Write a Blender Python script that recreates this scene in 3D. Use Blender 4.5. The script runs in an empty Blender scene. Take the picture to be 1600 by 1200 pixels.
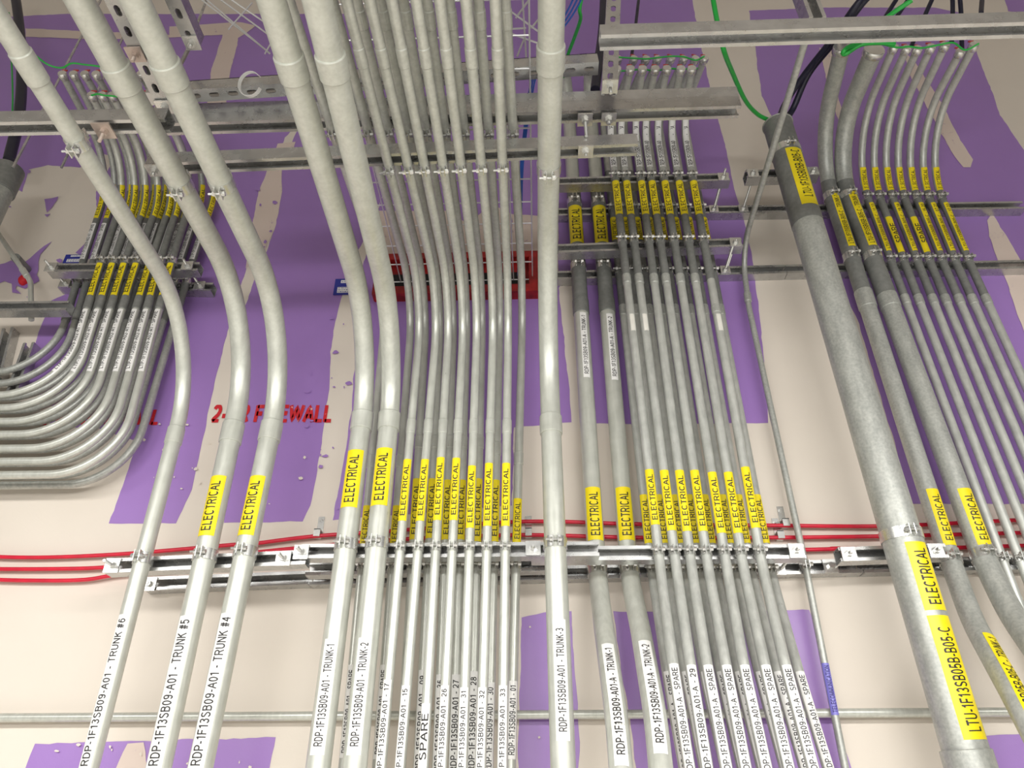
import bpy, bmesh, math, random
from mathutils import Vector, Matrix, noise
from mathutils.geometry import delaunay_2d_cdt
random.seed(7)
C = bpy.context.scene
COL = C.collection

# ------------------------------------------------------------------ camera
FPX, TH, PSI = 1150.0, math.radians(32.15), math.radians(1.8)
CAM = Vector((0.0, -2.2, 1.6))
FW = Vector((-math.sin(PSI)*math.cos(TH), math.cos(PSI)*math.cos(TH), math.sin(TH)))
RT = Vector((math.cos(PSI), math.sin(PSI), 0.0))
UP = RT.cross(FW)
cd = bpy.data.cameras.new('camera'); cam = bpy.data.objects.new('camera', cd); COL.objects.link(cam)
cd.sensor_width = 36.0; cd.lens = 36.0*FPX/1600.0; cd.clip_start = 0.02
M = Matrix((RT, UP, -FW)).transposed().to_4x4(); M.translation = CAM
cam.matrix_world = M
C.camera = cam

# ------------------------------------------------------------------ world, exposure, lights
C.view_settings.view_transform = 'Standard'; C.view_settings.look = 'None'
C.view_settings.gamma = 1.0; C.view_settings.exposure = 0.04
C.view_settings.use_curve_mapping = False
w = bpy.data.worlds.new('world'); C.world = w; w.use_nodes = True
w.node_tree.nodes['Background'].inputs[0].default_value = (1.0, 0.98, 0.95, 1)
w.node_tree.nodes['Background'].inputs[1].default_value = 0.16
def area(name, loc, target, sx, sy, power, col=(1, .985, .95)):
    l = bpy.data.lights.new(name, 'AREA'); l.shape = 'RECTANGLE'; l.size = sx; l.size_y = sy
    l.energy = power; l.color = col
    o = bpy.data.objects.new(name, l); COL.objects.link(o); o.location = loc
    o.rotation_euler = (Vector(target)-Vector(loc)).to_track_quat('-Z', 'Y').to_euler()
    return o
area('linear_fixture_light', (-1.6, -2.7, 2.7), (-1.4, -1.5, 0), 2.6, 0.3, 80)
area('linear_fixture_light', (1.6, -2.7, 2.7), (1.4, -1.5, 0), 2.6, 0.3, 80)
area('aisle_fixture_light', (0.0, -4.8, 2.1), (0, 0, 1.1), 4.0, 0.5, 76)

# ------------------------------------------------------------------ pixel -> place helpers
def ray(x, y): return FW*FPX + RT*(x-800.0) + UP*(600.0-y)
def W(x, y, d):
    "point seen at (x, y) standing d metres in front of the wall"
    r = ray(x, y); t = (-d-CAM.y)/r.y
    return CAM + r*t
def H(x, y, z):
    "point seen at (x, y) at height z"
    r = ray(x, y); t = (z-CAM.z)/r.z
    return CAM + r*t
def proj(p):
    v = p-CAM; c = v.dot(FW)
    return 800+FPX*v.dot(RT)/c, 600-FPX*v.dot(UP)/c

# ------------------------------------------------------------------ materials
def newmat(name):
    m = bpy.data.materials.new(name); m.use_nodes = True
    nt = m.node_tree; b = nt.nodes['Principled BSDF']
    return m, nt, b
def galv(name, c0, c1, metallic, rough, streak=18.0, scale=14.0, spec=0.5, speck=True, bump=.06):
    m, nt, b = newmat(name); N = nt.nodes; L = nt.links
    tc = N.new('ShaderNodeTexCoord'); mp = N.new('ShaderNodeMapping')
    mp.inputs['Scale'].default_value = (streak, streak, 2.2)
    L.new(tc.outputs['Object'], mp.inputs[0])
    n1 = N.new('ShaderNodeTexNoise'); n1.inputs['Scale'].default_value = 6.0; n1.inputs['Detail'].default_value = 6
    L.new(mp.outputs[0], n1.inputs['Vector'])
    n2 = N.new('ShaderNodeTexNoise'); n2.inputs['Scale'].default_value = scale*5; n2.inputs['Detail'].default_value = 4
    L.new(tc.outputs['Object'], n2.inputs['Vector'])
    ad = N.new('ShaderNodeMath'); ad.operation = 'ADD'; L.new(n1.outputs[0], ad.inputs[0]); L.new(n2.outputs[0], ad.inputs[1])
    cr = N.new('ShaderNodeValToRGB'); cr.color_ramp.elements[0].position = .36; cr.color_ramp.elements[1].position = .64
    cr.color_ramp.elements[0].color = (*c0, 1); cr.color_ramp.elements[1].color = (*c1, 1)
    hf = N.new('ShaderNodeMath'); hf.operation = 'MULTIPLY'; hf.inputs[1].default_value = .5; L.new(ad.outputs[0], hf.inputs[0])
    L.new(hf.outputs[0], cr.inputs[0])
    last = cr.outputs[0]
    if speck:
        n3 = N.new('ShaderNodeTexNoise'); n3.inputs['Scale'].default_value = 55; n3.inputs['Detail'].default_value = 8; n3.inputs['Roughness'].default_value = .75
        mp2 = N.new('ShaderNodeMapping'); mp2.inputs['Scale'].default_value = (2.2, 2.2, .6); L.new(tc.outputs['Object'], mp2.inputs[0]); L.new(mp2.outputs[0], n3.inputs['Vector'])
        c3 = N.new('ShaderNodeValToRGB'); c3.color_ramp.elements[0].position = .66; c3.color_ramp.elements[1].position = .73
        L.new(n3.outputs[0], c3.inputs[0])
        mx = N.new('ShaderNodeMixRGB'); mx.inputs[2].default_value = (c0[0]*.45, c0[1]*.44, c0[2]*.42, 1)
        L.new(c3.outputs[0], mx.inputs[0]); L.new(last, mx.inputs[1]); last = mx.outputs[0]
    L.new(last, b.inputs['Base Color'])
    b.inputs['Metallic'].default_value = metallic; b.inputs['Specular IOR Level'].default_value = spec
    rr = N.new('ShaderNodeMapRange'); rr.inputs[3].default_value = rough-.07; rr.inputs[4].default_value = rough+.1
    L.new(hf.outputs[0], rr.inputs[0]); L.new(rr.outputs[0], b.inputs['Roughness'])
    bp = N.new('ShaderNodeBump'); bp.inputs['Strength'].default_value = bump; bp.inputs['Distance'].default_value = .002
    L.new(n2.outputs[0], bp.inputs['Height']); L.new(bp.outputs[0], b.inputs['Normal'])
    return m
def plain(name, c, rough=.5, metallic=0.0, var=.0, scale=30, bump=0):
    m, nt, b = newmat(name); N = nt.nodes; L = nt.links
    b.inputs['Roughness'].default_value = rough; b.inputs['Metallic'].default_value = metallic
    tc = N.new('ShaderNodeTexCoord'); n1 = N.new('ShaderNodeTexNoise'); n1.inputs['Scale'].default_value = scale; n1.inputs['Detail'].default_value = 5
    L.new(tc.outputs['Object'], n1.inputs['Vector'])
    cr = N.new('ShaderNodeValToRGB'); cr.color_ramp.elements[0].position = .35; cr.color_ramp.elements[1].position = .65
    cr.color_ramp.elements[0].color = (c[0]*(1-var), c[1]*(1-var), c[2]*(1-var), 1)
    cr.color_ramp.elements[1].color = (min(1, c[0]*(1+var)), min(1, c[1]*(1+var)), min(1, c[2]*(1+var)), 1)
    L.new(n1.outputs[0], cr.inputs[0]); L.new(cr.outputs[0], b.inputs['Base Color'])
    if bump:
        bp = N.new('ShaderNodeBump'); bp.inputs['Strength'].default_value = bump; bp.inputs['Distance'].default_value = .003
        L.new(n1.outputs[0], bp.inputs['Height']); L.new(bp.outputs[0], b.inputs['Normal'])
    return m
def paintmat(name, c, c_mark, rough, mark_lo, mark_hi, scale):
    "wall paint with scuffs and chips"
    m, nt, b = newmat(name); N = nt.nodes; L = nt.links
    tc = N.new('ShaderNodeTexCoord')
    n1 = N.new('ShaderNodeTexNoise'); n1.inputs['Scale'].default_value = 2.2; n1.inputs['Detail'].default_value = 5
    n2 = N.new('ShaderNodeTexNoise'); n2.inputs['Scale'].default_value = scale; n2.inputs['Detail'].default_value = 10; n2.inputs['Roughness'].default_value = .7; n2.inputs['Distortion'].default_value = .6
    L.new(tc.outputs['Object'], n1.inputs['Vector']); L.new(tc.outputs['Object'], n2.inputs['Vector'])
    cr = N.new('ShaderNodeValToRGB')
    cr.color_ramp.elements[0].position = .3; cr.color_ramp.elements[1].position = .7
    cr.color_ramp.elements[0].color = (c[0]*.93, c[1]*.92, c[2]*.91, 1); cr.color_ramp.elements[1].color = (*c, 1)
    L.new(n1.outputs[0], cr.inputs[0])
    c2 = N.new('ShaderNodeValToRGB'); c2.color_ramp.elements[0].position = mark_lo; c2.color_ramp.elements[1].position = mark_hi
    L.new(n2.outputs[0], c2.inputs[0])
    mx = N.new('ShaderNodeMixRGB'); mx.inputs[2].default_value = (*c_mark, 1)
    L.new(c2.outputs[0], mx.inputs[0]); L.new(cr.outputs[0], mx.inputs[1]); L.new(mx.outputs[0], b.inputs['Base Color'])
    b.inputs['Roughness'].default_value = rough
    bp = N.new('ShaderNodeBump'); bp.inputs['Strength'].default_value = .25; bp.inputs['Distance'].default_value = .003
    L.new(n2.outputs[0], bp.inputs['Height']); L.new(bp.outputs[0], b.inputs['Normal'])
    return m
MT = {
 'emt': galv('emt_steel', (.52, .53, .475), (.62, .63, .57), .32, .34, scale=5),
 'emt_small': galv('emt_steel_small', (.50, .51, .46), (.62, .63, .575), .36, .33, scale=5),
 'galv': galv('galvanised_steel', (.36, .37, .345), (.52, .53, .49), .35, .40, streak=8, scale=26),
 'galv_small': galv('galvanised_steel_small', (.44, .45, .42), (.58, .59, .55), .35, .36, scale=6),
 'dark': galv('dark_coated_steel', (.18, .185, .175), (.25, .255, .24), .2, .45, streak=3, speck=False),
 'strut': galv('strut_steel', (.44, .44, .435), (.60, .60, .59), .8, .26, streak=1.5, scale=5, speck=False, bump=.02),
 'zinc': galv('zinc_hardware', (.62, .62, .60), (.80, .80, .77), .8, .24, streak=1.5, scale=4, speck=False, bump=.01),
 'brass': plain('copper_tinted_zinc', (.60, .50, .44), .35, .6, .12),
 'yellow': plain('yellow_label_vinyl', (.90, .72, .008), .38, 0, .03),
 'white': plain('white_label_vinyl', (.86, .85, .83), .4, 0, .03),
 'blue': plain('blue_label_vinyl', (.22, .20, .62), .4),
 'ink': plain('black_print', (.018, .016, .015), .5),
 'navy': plain('navy_print', (.03, .02, .16), .5),
 'cream': paintmat('cream_wall_paint', (.77, .70, .615), (.55, .46, .38), .62, .70, .78, 7),
 'purple': paintmat('purple_wall_paint', (.36, .205, .55), (.60, .44, .72), .34, .72, .74, 9),
 'compound': paintmat('joint_compound', (.74, .62, .55), (.45, .30, .42), .7, .60, .72, 26),
 'red': plain('red_cable_jacket', (.62, .012, .04), .32, 0, .08),
 'firestop': plain('red_firestop', (.30, .008, .008), .5, 0, .35, 25, .4),
 'stencil': paintmat('red_stencil_paint', (.62, .01, .02), (.78, .5, .5), .6, .60, .66, 40),
 'green': plain('green_wire_jacket', (.02, .42, .06), .35, 0, .05),
 'black': plain('black_cable_jacket', (.012, .012, .03), .4),
 'bluecable': plain('blue_cable_jacket', (.02, .10, .45), .4),
 'redlug': plain('red_lug_mark', (.65, .10, .10), .4, .3),
 'signblue': plain('sign_blue', (.02, .03, .30), .4),
 'hole': plain('hole_dark', (.01, .01, .01), .9),
 'floor': plain('sealed_concrete', (.78, .77, .74), .45, 0, .06, 3),
 'pale': plain('pale_tape', (.72, .70, .64), .5, 0, .05),
 'whitewire': plain('white_zinc_wire', (.72, .72, .72), .3, .5),
}

# ------------------------------------------------------------------ mesh helpers
def link(name, me, mats, parent=None):
    o = bpy.data.objects.new(name, me); COL.objects.link(o)
    if not me.materials:
        for m in (mats if isinstance(mats, (list, tuple)) else [mats]):
            me.materials.append(MT[m] if isinstance(m, str) else m)
    if parent: o.parent = parent
    return o
def done(name, bm, mats, parent=None, smooth=True, angle=35):
    me = bpy.data.meshes.new(name)
    bmesh.ops.recalc_face_normals(bm, faces=bm.faces)
    bm.to_mesh(me); bm.free()
    if smooth:
        me.polygons.foreach_set('use_smooth', [True]*len(me.polygons))
        me.set_sharp_from_angle(angle=math.radians(angle))
    return link(name, me, mats, parent)
def tag(o, label, cat, group=None):
    o['label'] = label; o['category'] = cat
    if group: o['group'] = group
    return o
def struct(o): o['kind'] = 'structure'; return o
def box(bm, lo, hi, mat=None):
    vs = [bm.verts.new((x, y, z)) for z in (lo[2], hi[2]) for y in (lo[1], hi[1]) for x in (lo[0], hi[0])]
    if mat is not None:
        for v in vs: v.co = mat @ v.co
    for f in ((0,2,3,1), (4,5,7,6), (0,1,5,4), (2,6,7,3), (0,4,6,2), (1,3,7,5)):
        bm.faces.new([vs[i] for i in f])
def frame(t, ref):
    "matrix columns: x = side, y = towards ref, z = t"
    t = t.normalized(); y = ref - t*ref.dot(t)
    if y.length < 1e-6: y = t.orthogonal()
    y.normalize(); x = y.cross(t)
    return Matrix((x, y, t)).transposed()
def sweep(bm, pts, r, seg=20, caps=True, inner=None):
    n = len(pts); tans = []
    for i in range(n):
        a = pts[max(0, i-1)]; b = pts[min(n-1, i+1)]
        tans.append((b-a).normalized())
    u = tans[0].orthogonal().normalized()
    def rings(rad):
        nonlocal u
        out = []; uu = tans[0].orthogonal().normalized()
        for i in range(n):
            uu = (uu - tans[i]*uu.dot(tans[i])).normalized(); v = tans[i].cross(uu)
            rr = rad[i] if isinstance(rad, (list, tuple)) else rad
            out.append([bm.verts.new(pts[i] + (uu*math.cos(2*math.pi*k/seg) + v*math.sin(2*math.pi*k/seg))*rr) for k in range(seg)])
        return out
    R = rings(r)
    for i in range(n-1):
        for k in range(seg):
            bm.faces.new((R[i][k], R[i][(k+1) % seg], R[i+1][(k+1) % seg], R[i+1][k]))
    if caps:
        bm.faces.new(list(reversed(R[0]))); bm.faces.new(R[-1])
    return R
def fillet(P, R):
    "polyline with rounded corners -> dense list"
    out = [P[0].copy()]
    for i in range(1, len(P)-1):
        a, b, c = P[i-1], P[i], P[i+1]; r = R[i] if isinstance(R, (list, tuple)) else R
        d1 = (a-b).normalized(); d2 = (c-b).normalized()
        ang = d1.angle(d2)
        if math.pi-ang < .004: out.append(b.copy()); continue
        tl = min(r/math.tan(ang/2), .49*(a-b).length if i > 1 else .95*(a-b).length, .49*(c-b).length if i < len(P)-2 else .95*(c-b).length)
        rr = tl*math.tan(ang/2)
        cen = b + (d1+d2).normalized()*(rr/math.sin(ang/2))
        s = b+d1*tl; e = b+d2*tl; sweepang = math.pi-ang
        n = max(3, int(math.degrees(sweepang)/5))
        v0 = s-cen; ax = v0.cross(e-cen).normalized()
        for k in range(n+1):
            out.append(cen + Matrix.Rotation(sweepang*k/n, 3, ax) @ v0)
    out.append(P[-1].copy())
    return out
class Path:
    def __init__(s, pts):
        s.p = pts; s.c = [0]
        for i in range(1, len(pts)): s.c.append(s.c[-1] + (pts[i]-pts[i-1]).length)
        s.L = s.c[-1]
        s.samp = [(k*s.L/900, proj(s.at(k*s.L/900)[0]) if (s.at(k*s.L/900)[0]-CAM).dot(FW) > .15 else None) for k in range(901)]
    def at(s, x):
        x = max(0, min(s.L, x)); i = 1
        while i < len(s.c)-1 and s.c[i] < x: i += 1
        k = (x-s.c[i-1])/max(1e-9, s.c[i]-s.c[i-1])
        # tangent blended between neighbouring segments keeps labels smooth round bends
        return s.p[i-1].lerp(s.p[i], k), (s.p[i]-s.p[i-1]).normalized()
    def find(s, y=None, x=None):
        ax = 1 if y is not None else 0; v = y if y is not None else x
        prev = None; best = None
        for (q, pr) in s.samp:
            if pr is None: continue
            if prev is not None and (prev[1]-v)*(pr[ax]-v) <= 0:
                k = (v-prev[1])/(pr[ax]-prev[1]) if pr[ax] != prev[1] else 0
                return prev[0] + (q-prev[0])*k
            if best is None or abs(pr[ax]-v) < best[0]: best = (abs(pr[ax]-v), q)
            prev = (q, pr[ax])
        return best[1]
    def sub(s, a, b):
        out = [s.at(a)[0]] + [s.p[i].copy() for i in range(len(s.p)) if a+1e-4 < s.c[i] < b-1e-4] + [s.at(b)[0]]
        return out

# ---- lettering: plain sans-serif capitals built from strokes
def _arc(cx, cy, rx, ry, a0, a1, n=10):
    return [(cx+rx*math.cos(math.radians(a0+(a1-a0)*k/n)), cy+ry*math.sin(math.radians(a0+(a1-a0)*k/n))) for k in range(n+1)]
GL = {  # width, strokes (capital height 1, stroke centre lines)
 'A': (.70, [[(.02, 0), (.35, 1), (.68, 0)], [(.14, .34), (.56, .34)]]),
 'B': (.66, [[(.08, 0), (.08, 1)], [(.08, .95)]+_arc(.36, .74, .20, .21, 90, -90)+[(.08, .53)], [(.08, .53)]+_arc(.37, .29, .23, .24, 90, -90)+[(.08, .05)]]),
 'C': (.72, [_arc(.39, .5, .32, .45, 48, 312, 18)]),
 'D': (.70, [[(.08, 0), (.08, 1)], [(.08, .95), (.30, .95)]+_arc(.30, .5, .33, .45, 90, -90, 14)+[(.08, .05)]]),
 'E': (.62, [[(.08, 0), (.08, 1)], [(.08, .95), (.60, .95)], [(.08, .52), (.55, .52)], [(.08, .05), (.61, .05)]]),
 'F': (.58, [[(.08, 0), (.08, 1)], [(.08, .95), (.58, .95)], [(.08, .50), (.51, .50)]]),
 'H': (.70, [[(.08, 0), (.08, 1)], [(.62, 0), (.62, 1)], [(.08, .52), (.62, .52)]]),
 'I': (.20, [[(.10, 0), (.10, 1)]]),
 'K': (.68, [[(.08, 0), (.08, 1)], [(.62, 1), (.10, .42)], [(.26, .58), (.66, 0)]]),
 'L': (.56, [[(.08, 0), (.08, 1)], [(.08, .05), (.56, .05)]]),
 'M': (.82, [[(.08, 0), (.08, 1)], [(.08, .98), (.41, .03), (.74, .98)], [(.74, 0), (.74, 1)]]),
 'N': (.72, [[(.08, 0), (.08, 1)], [(.08, .97), (.64, .03)], [(.64, 0), (.64, 1)]]),
 'O': (.78, [_arc(.39, .5, .32, .45, 90, 450, 24)]),
 'P': (.64, [[(.08, 0), (.08, 1)], [(.08, .95), (.34, .95)]+_arc(.36, .70, .22, .25, 90, -90)+[(.08, .45)]]),
 'R': (.70, [[(.08, 0), (.08, 1)], [(.08, .95), (.36, .95)]+_arc(.38, .71, .23, .24, 90, -90)+[(.08, .47)], [(.38, .47), (.66, 0)]]),
 'S': (.66, [_arc(.33, .73, .235, .22, 25, 180, 9)+[(.13, .60), (.33, .51), (.53, .40)]+_arc(.33, .27, .245, .22, 10, -160, 10)]),
 'T': (.62, [[(.31, 0), (.31, 1)], [(.0, .95), (.62, .95)]]),
 'U': (.70, [[(.08, 1)]+_arc(.35, .32, .27, .27, 180, 360, 12)+[(.62, 1)]]),
 'W': (.98, [[(.02, 1), (.25, .02), (.49, .98), (.73, .02), (.96, 1)]]),
 '0': (.58, [_arc(.29, .5, .22, .45, 90, 450, 22)]),
 '1': (.46, [[(.30, 0), (.30, .98)], [(.32, .97), (.20, .82), (.06, .76)]]),
 '2': (.58, [_arc(.29, .70, .21, .25, 165, -20, 10)+[(.40, .42), (.16, .20), (.08, .06)], [(.05, .05), (.54, .05)]]),
 '3': (.58, [_arc(.28, .73, .19, .22, 155, -80, 10)+[(.22, .52)], [(.22, .52)]+_arc(.28, .28, .22, .23, 80, -160, 11)]),
 '4': (.58, [[(.42, 0), (.42, .97)], [(.42, .95), (.05, .30), (.56, .30)]]),
 '5': (.58, [[(.51, .95), (.15, .95), (.09, .50)]+_arc(.29, .32, .22, .27, 125, -155, 12)]),
 '6': (.58, [_arc(.30, .73, .20, .22, 25, 120, 5)+[(.09, .55), (.075, .34)], _arc(.29, .32, .21, .27, 90, 450, 18)]),
 '7': (.58, [[(.05, .95), (.53, .95), (.34, .60), (.22, 0)]]),
 '8': (.58, [_arc(.29, .74, .18, .21, 90, 450, 16), _arc(.29, .28, .22, .24, 90, 450, 18)]),
 '9': (.58, [_arc(.29, .68, .21, .27, 90, 450, 18), [(.505, .66), (.49, .42)]+_arc(.28, .27, .20, .22, -10, -155, 7)]),
 '-': (.36, [[(.03, .36), (.33, .36)]]),
 '#': (.60, [[(.14, 0), (.26, 1)], [(.34, 0), (.46, 1)], [(.04, .66), (.58, .66)], [(.02, .34), (.56, .34)]]),
 ' ': (.26, []),
}
_txt = {}
def text_mesh(t, wt=.15):
    "flat text, width in x from 0..w, height 0..1, as vertex/face lists"
    if (t, wt) in _txt: return _txt[(t, wt)]
    V, F, x0 = [], [], 0.0
    for ch in t:
        gw, strokes = GL[ch]
        for st in strokes:
            pts = [Vector(st[0])]
            for q in st[1:]:
                q = Vector(q); L = (q-pts[-1]).length
                if L < 1e-4: continue
                n = max(1, int(L/.22)); a = pts[-1].copy()
                for k in range(1, n+1): pts.append(a.lerp(q, k/n))
            base = len(V); h = wt/2
            for i, p in enumerate(pts):
                a = pts[max(0, i-1)]; b = pts[min(len(pts)-1, i+1)]
                d1 = (p-a).normalized() if i else (b-p).normalized(); d2 = (b-p).normalized() if i < len(pts)-1 else d1
                m = (d1+d2); m = m.normalized() if m.length > .3 else d1
                nn = Vector((-m.y, m.x)); k = h/max(.45, nn.dot(Vector((-d1.y, d1.x))))
                for s in (1, -1):
                    v = p+nn*k*s; V.append(Vector((v.x+x0, min(1.03, max(-.03, v.y)), 0)))
            for i in range(len(pts)-1):
                F.append([base+2*i, base+2*i+1, base+2*i+3, base+2*i+2])
        x0 += gw+.13
    r = (V, F, x0-.13); _txt[(t, wt)] = r; return r

def sticker(pipe, path, r, s0, s1, half, off, colour, text, tpad=(.07, .07), th=.62, ink='ink', name='identification_label', tparts=None):
    "wrapped label on a conduit; half/off in degrees; lettering reads upwards"
    todir = Vector((0, -1, 0))
    half = math.radians(half); off = math.radians(off)
    def pt(s, a, rad):
        c, T = path.at(s)
        # smooth tangent
        T = (path.at(min(path.L, s+.01))[0]-path.at(max(0, s-.01))[0]).normalized()
        n = (todir - T*todir.dot(T)).normalized(); Lf = n.cross(T)
        a += off
        return c + (n*math.cos(a) + Lf*math.sin(a))*rad
    bm = bmesh.new(); ns = max(2, int((s1-s0)/.035)); na = 8
    G = [[bm.verts.new(pt(s0+(s1-s0)*i/ns, -half+2*half*j/na, r+.0007)) for j in range(na+1)] for i in range(ns+1)]
    for i in range(ns):
        for j in range(na): bm.faces.new((G[i][j], G[i][j+1], G[i+1][j+1], G[i+1][j]))
    me = bpy.data.meshes.new(name); bm.to_mesh(me); bm.free()
    me.polygons.foreach_set('use_smooth', [True]*len(me.polygons))
    lab = link(name, me, colour, pipe)
    if text:
        vs, fs, w_ = text_mesh(text)
        a0 = s0+(s1-s0)*tpad[0]; a1 = s1-(s1-s0)*tpad[1]
        co = [pt(a0+(a1-a0)*v.x/w_, (v.y-.5)*2*half*th, r+.0013) for v in vs]
        tm = bpy.data.meshes.new('lettering'); tm.from_pydata(co, [], fs); tm.update()
        link('lettering', tm, ink, lab)
    return lab

# ------------------------------------------------------------------ conduits
PIPES = {}
def conduit(key, label, group, pts, r, mat='emt', R=.3, coup=(), split=None, seg=24, cat='conduit', ext=0.0, name='electrical_conduit'):
    pl = fillet(pts, R); P = Path(pl)
    o0 = pl[0].copy()
    bm = bmesh.new(); Rg = sweep(bm, pl, r, seg)
    o = done(name, bm, mat)
    tag(o, label, cat, group)
    PIPES[key] = (o, P, r)
    for c in coup:
        a = P.find(y=c[0]) if not isinstance(c[0], str) else P.find(x=float(c[0][1:]))
        b = P.find(y=c[1]) if not isinstance(c[1], str) else P.find(x=float(c[1][1:]))
        if a > b: a, b = b, a
        f = c[2] if len(c) > 2 else 1.12
        cm = c[3] if len(c) > 3 else mat
        sp = P.sub(a, b); sp = [P.at(a-.0001)[0], P.at(a)[0]] + sp[1:-1] + [P.at(b)[0], P.at(b+.0001)[0]]
        a2 = P.sub(a, b)
        # small chamfer rings at the ends
        e = .0025; q = [P.at(a)[0], P.at(a+e)[0]] + a2[1:-1] + [P.at(b-e)[0], P.at(b)[0]]
        q = [q[0]] + [q[1]] + [x for x in a2[1:-1]] + [q[-2], q[-1]]
        rad = [r*f-e*.6] + [r*f]*(len(q)-2) + [r*f-e*.6]
        bm = bmesh.new(); sweep(bm, q, rad, seg); done('coupling', bm, cm, o, angle=22)
    return o
def section(key, s_from, s_to, mat, f=1.02, seg=24):
    "a differently finished length of the same run"
    o, P, r = PIPES[key]
    bm = bmesh.new(); sweep(bm, P.sub(s_from, s_to), r*f, seg)
    return done('coated_section', bm, mat, o)
def lab(key, y0, y1, text, colour='yellow', half=48, off=0, tpad=(.08, .1), th=.6, ink='ink', **k):
    o, P, r = PIPES[key]; a = P.find(y=y0); b = P.find(y=y1)
    if a > b: a, b = b, a
    return sticker(o, P, r*k.pop('f', 1.0), a, b, half, off, colour, text, tpad, th, ink, **k)

# ---- strut clamps (two halves, ears, bolt)
_cl = {}
def clamp_meshes(r):
    k = round(r, 4)
    if k in _cl: return _cl[k]
    wd = .030 if r > .02 else .024; t = .0022; ear = .017 if r > .02 else .013; g = .006 if r > .02 else .0045
    out = []
    for sgn in (1, -1):
        bm = bmesh.new()
        a0 = math.asin(min(.9, g/r)); n = 14
        inner = []; outer = []
        # ear tip, then around the half circle, then a foot into the channel
        prof = [(sgn*g, r+ear)] + [(sgn*r*math.sin(a), r*math.cos(a)) for a in [a0+(math.pi-a0-.25)*i/n for i in range(n+1)]] + [(sgn*(r*.25+.004), -r-.004), (sgn*(r*.25+.006), -r-.010)]
        def off(i):
            p = Vector(prof[i]); a = Vector(prof[max(0, i-1)]); b = Vector(prof[min(len(prof)-1, i+1)])
            d = (b-a).normalized(); nn = Vector((d.y, -d.x))*(-sgn)*-1
            if nn.dot(p) < 0 and 0 < i < len(prof)-3: nn = -nn
            if i == 0: nn = Vector((sgn, 0))
            if i >= len(prof)-2: nn = Vector((sgn, 0))
            return p+nn*t
        A = [[bm.verts.new((prof[i][0], prof[i][1], z)) for z in (-wd/2, wd/2)] for i in range(len(prof))]
        B = [[bm.verts.new((off(i).x, off(i).y, z)) for z in (-wd/2, wd/2)] for i in range(len(prof))]
        for i in range(len(prof)-1):
            bm.faces.new((A[i][0], A[i+1][0], A[i+1][1], A[i][1])); bm.faces.new((B[i][0], B[i][1], B[i+1][1], B[i+1][0]))
            bm.faces.new((A[i][0], B[i][0], B[i+1][0], A[i+1][0])); bm.faces.new((A[i][1], A[i+1][1], B[i+1][1], B[i][1]))
        for i in (0, -1): bm.faces.new((A[i][0], A[i][1], B[i][1], B[i][0]))
        bmesh.ops.recalc_face_normals(bm, faces=bm.faces)
        me = bpy.data.meshes.new('clamp_half'); bm.to_mesh(me); bm.free(); me.materials.append(MT['zinc'])
        me.polygons.foreach_set('use_smooth', [True]*len(me.polygons)); me.set_sharp_from_angle(angle=math.radians(40))
        out.append(me)
    bm = bmesh.new(); yb = r+ear*.55; br = .0030
    sweep(bm, [Vector((-g-.012, yb, 0)), Vector((g+.020, yb, 0))], br, 8)
    sweep(bm, [Vector((-g-.011, yb, 0)), Vector((-g-.0022, yb, 0))], .0065, 6)
    sweep(bm, [Vector((g+.0022, yb, 0)), Vector((g+.009, yb, 0))], .0062, 6)
    bmesh.ops.recalc_face_normals(bm, faces=bm.faces)
    me = bpy.data.meshes.new('bolt'); bm.to_mesh(me); bm.free(); me.materials.append(MT['zinc'])
    out.append(me); _cl[k] = out; return out
def clamp(key, y, where, front=(0, -1, 0), x=None, flip=False):
    o, P, r = PIPES[key]
    s = P.find(y=y) if x is None else P.find(x=x)
    c, T = P.at(s); F = frame(T, Vector(front))
    if flip: F = F @ Matrix(((-1, 0, 0), (0, 1, 0), (0, 0, -1)))
    e = bpy.data.objects.new('strut_clamp', None); COL.objects.link(e); e.empty_display_size = .02
    e.matrix_world = Matrix.Translation(c) @ F.to_4x4()
    ms = clamp_meshes(r+.0006)
    for nm, me in zip(('clamp_half', 'clamp_half', 'bolt'), ms):
        q = bpy.data.objects.new(nm, me); COL.objects.link(q); q.parent = e
    tag(e, 'zinc clamp ' + where, 'clamp', 'strut clamps holding the conduits')
    return e
def bushing(key, r_extra=1.18, wire=True, length=.022, mat='zinc'):
    o, P, r = PIPES[key]
    a = P.L-length; bm = bmesh.new(); c1, T = P.at(P.L); c0 = c1-T*length
    sweep(bm, [c0, c0+T*.002, c1+T*.001, c1+T*.004], [r*r_extra-.001, r*r_extra, r*r_extra, r*r_extra-.002], 16)
    done('grounding_bushing', bm, mat, o)
    F = frame(T, Vector((0, -.3, 1)) if True else T); n = F.col[1]
    bm = bmesh.new(); p = c1 + n*(r*r_extra) - T*.006
    sweep(bm, [p, p+n*.010], .0055, 6); sweep(bm, [p+n*.012-F.col[0]*.009, p+n*.012+F.col[0]*.009], .0035, 6)
    done('ground_lug', bm, 'redlug', o)
    return p+n*.012

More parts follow.
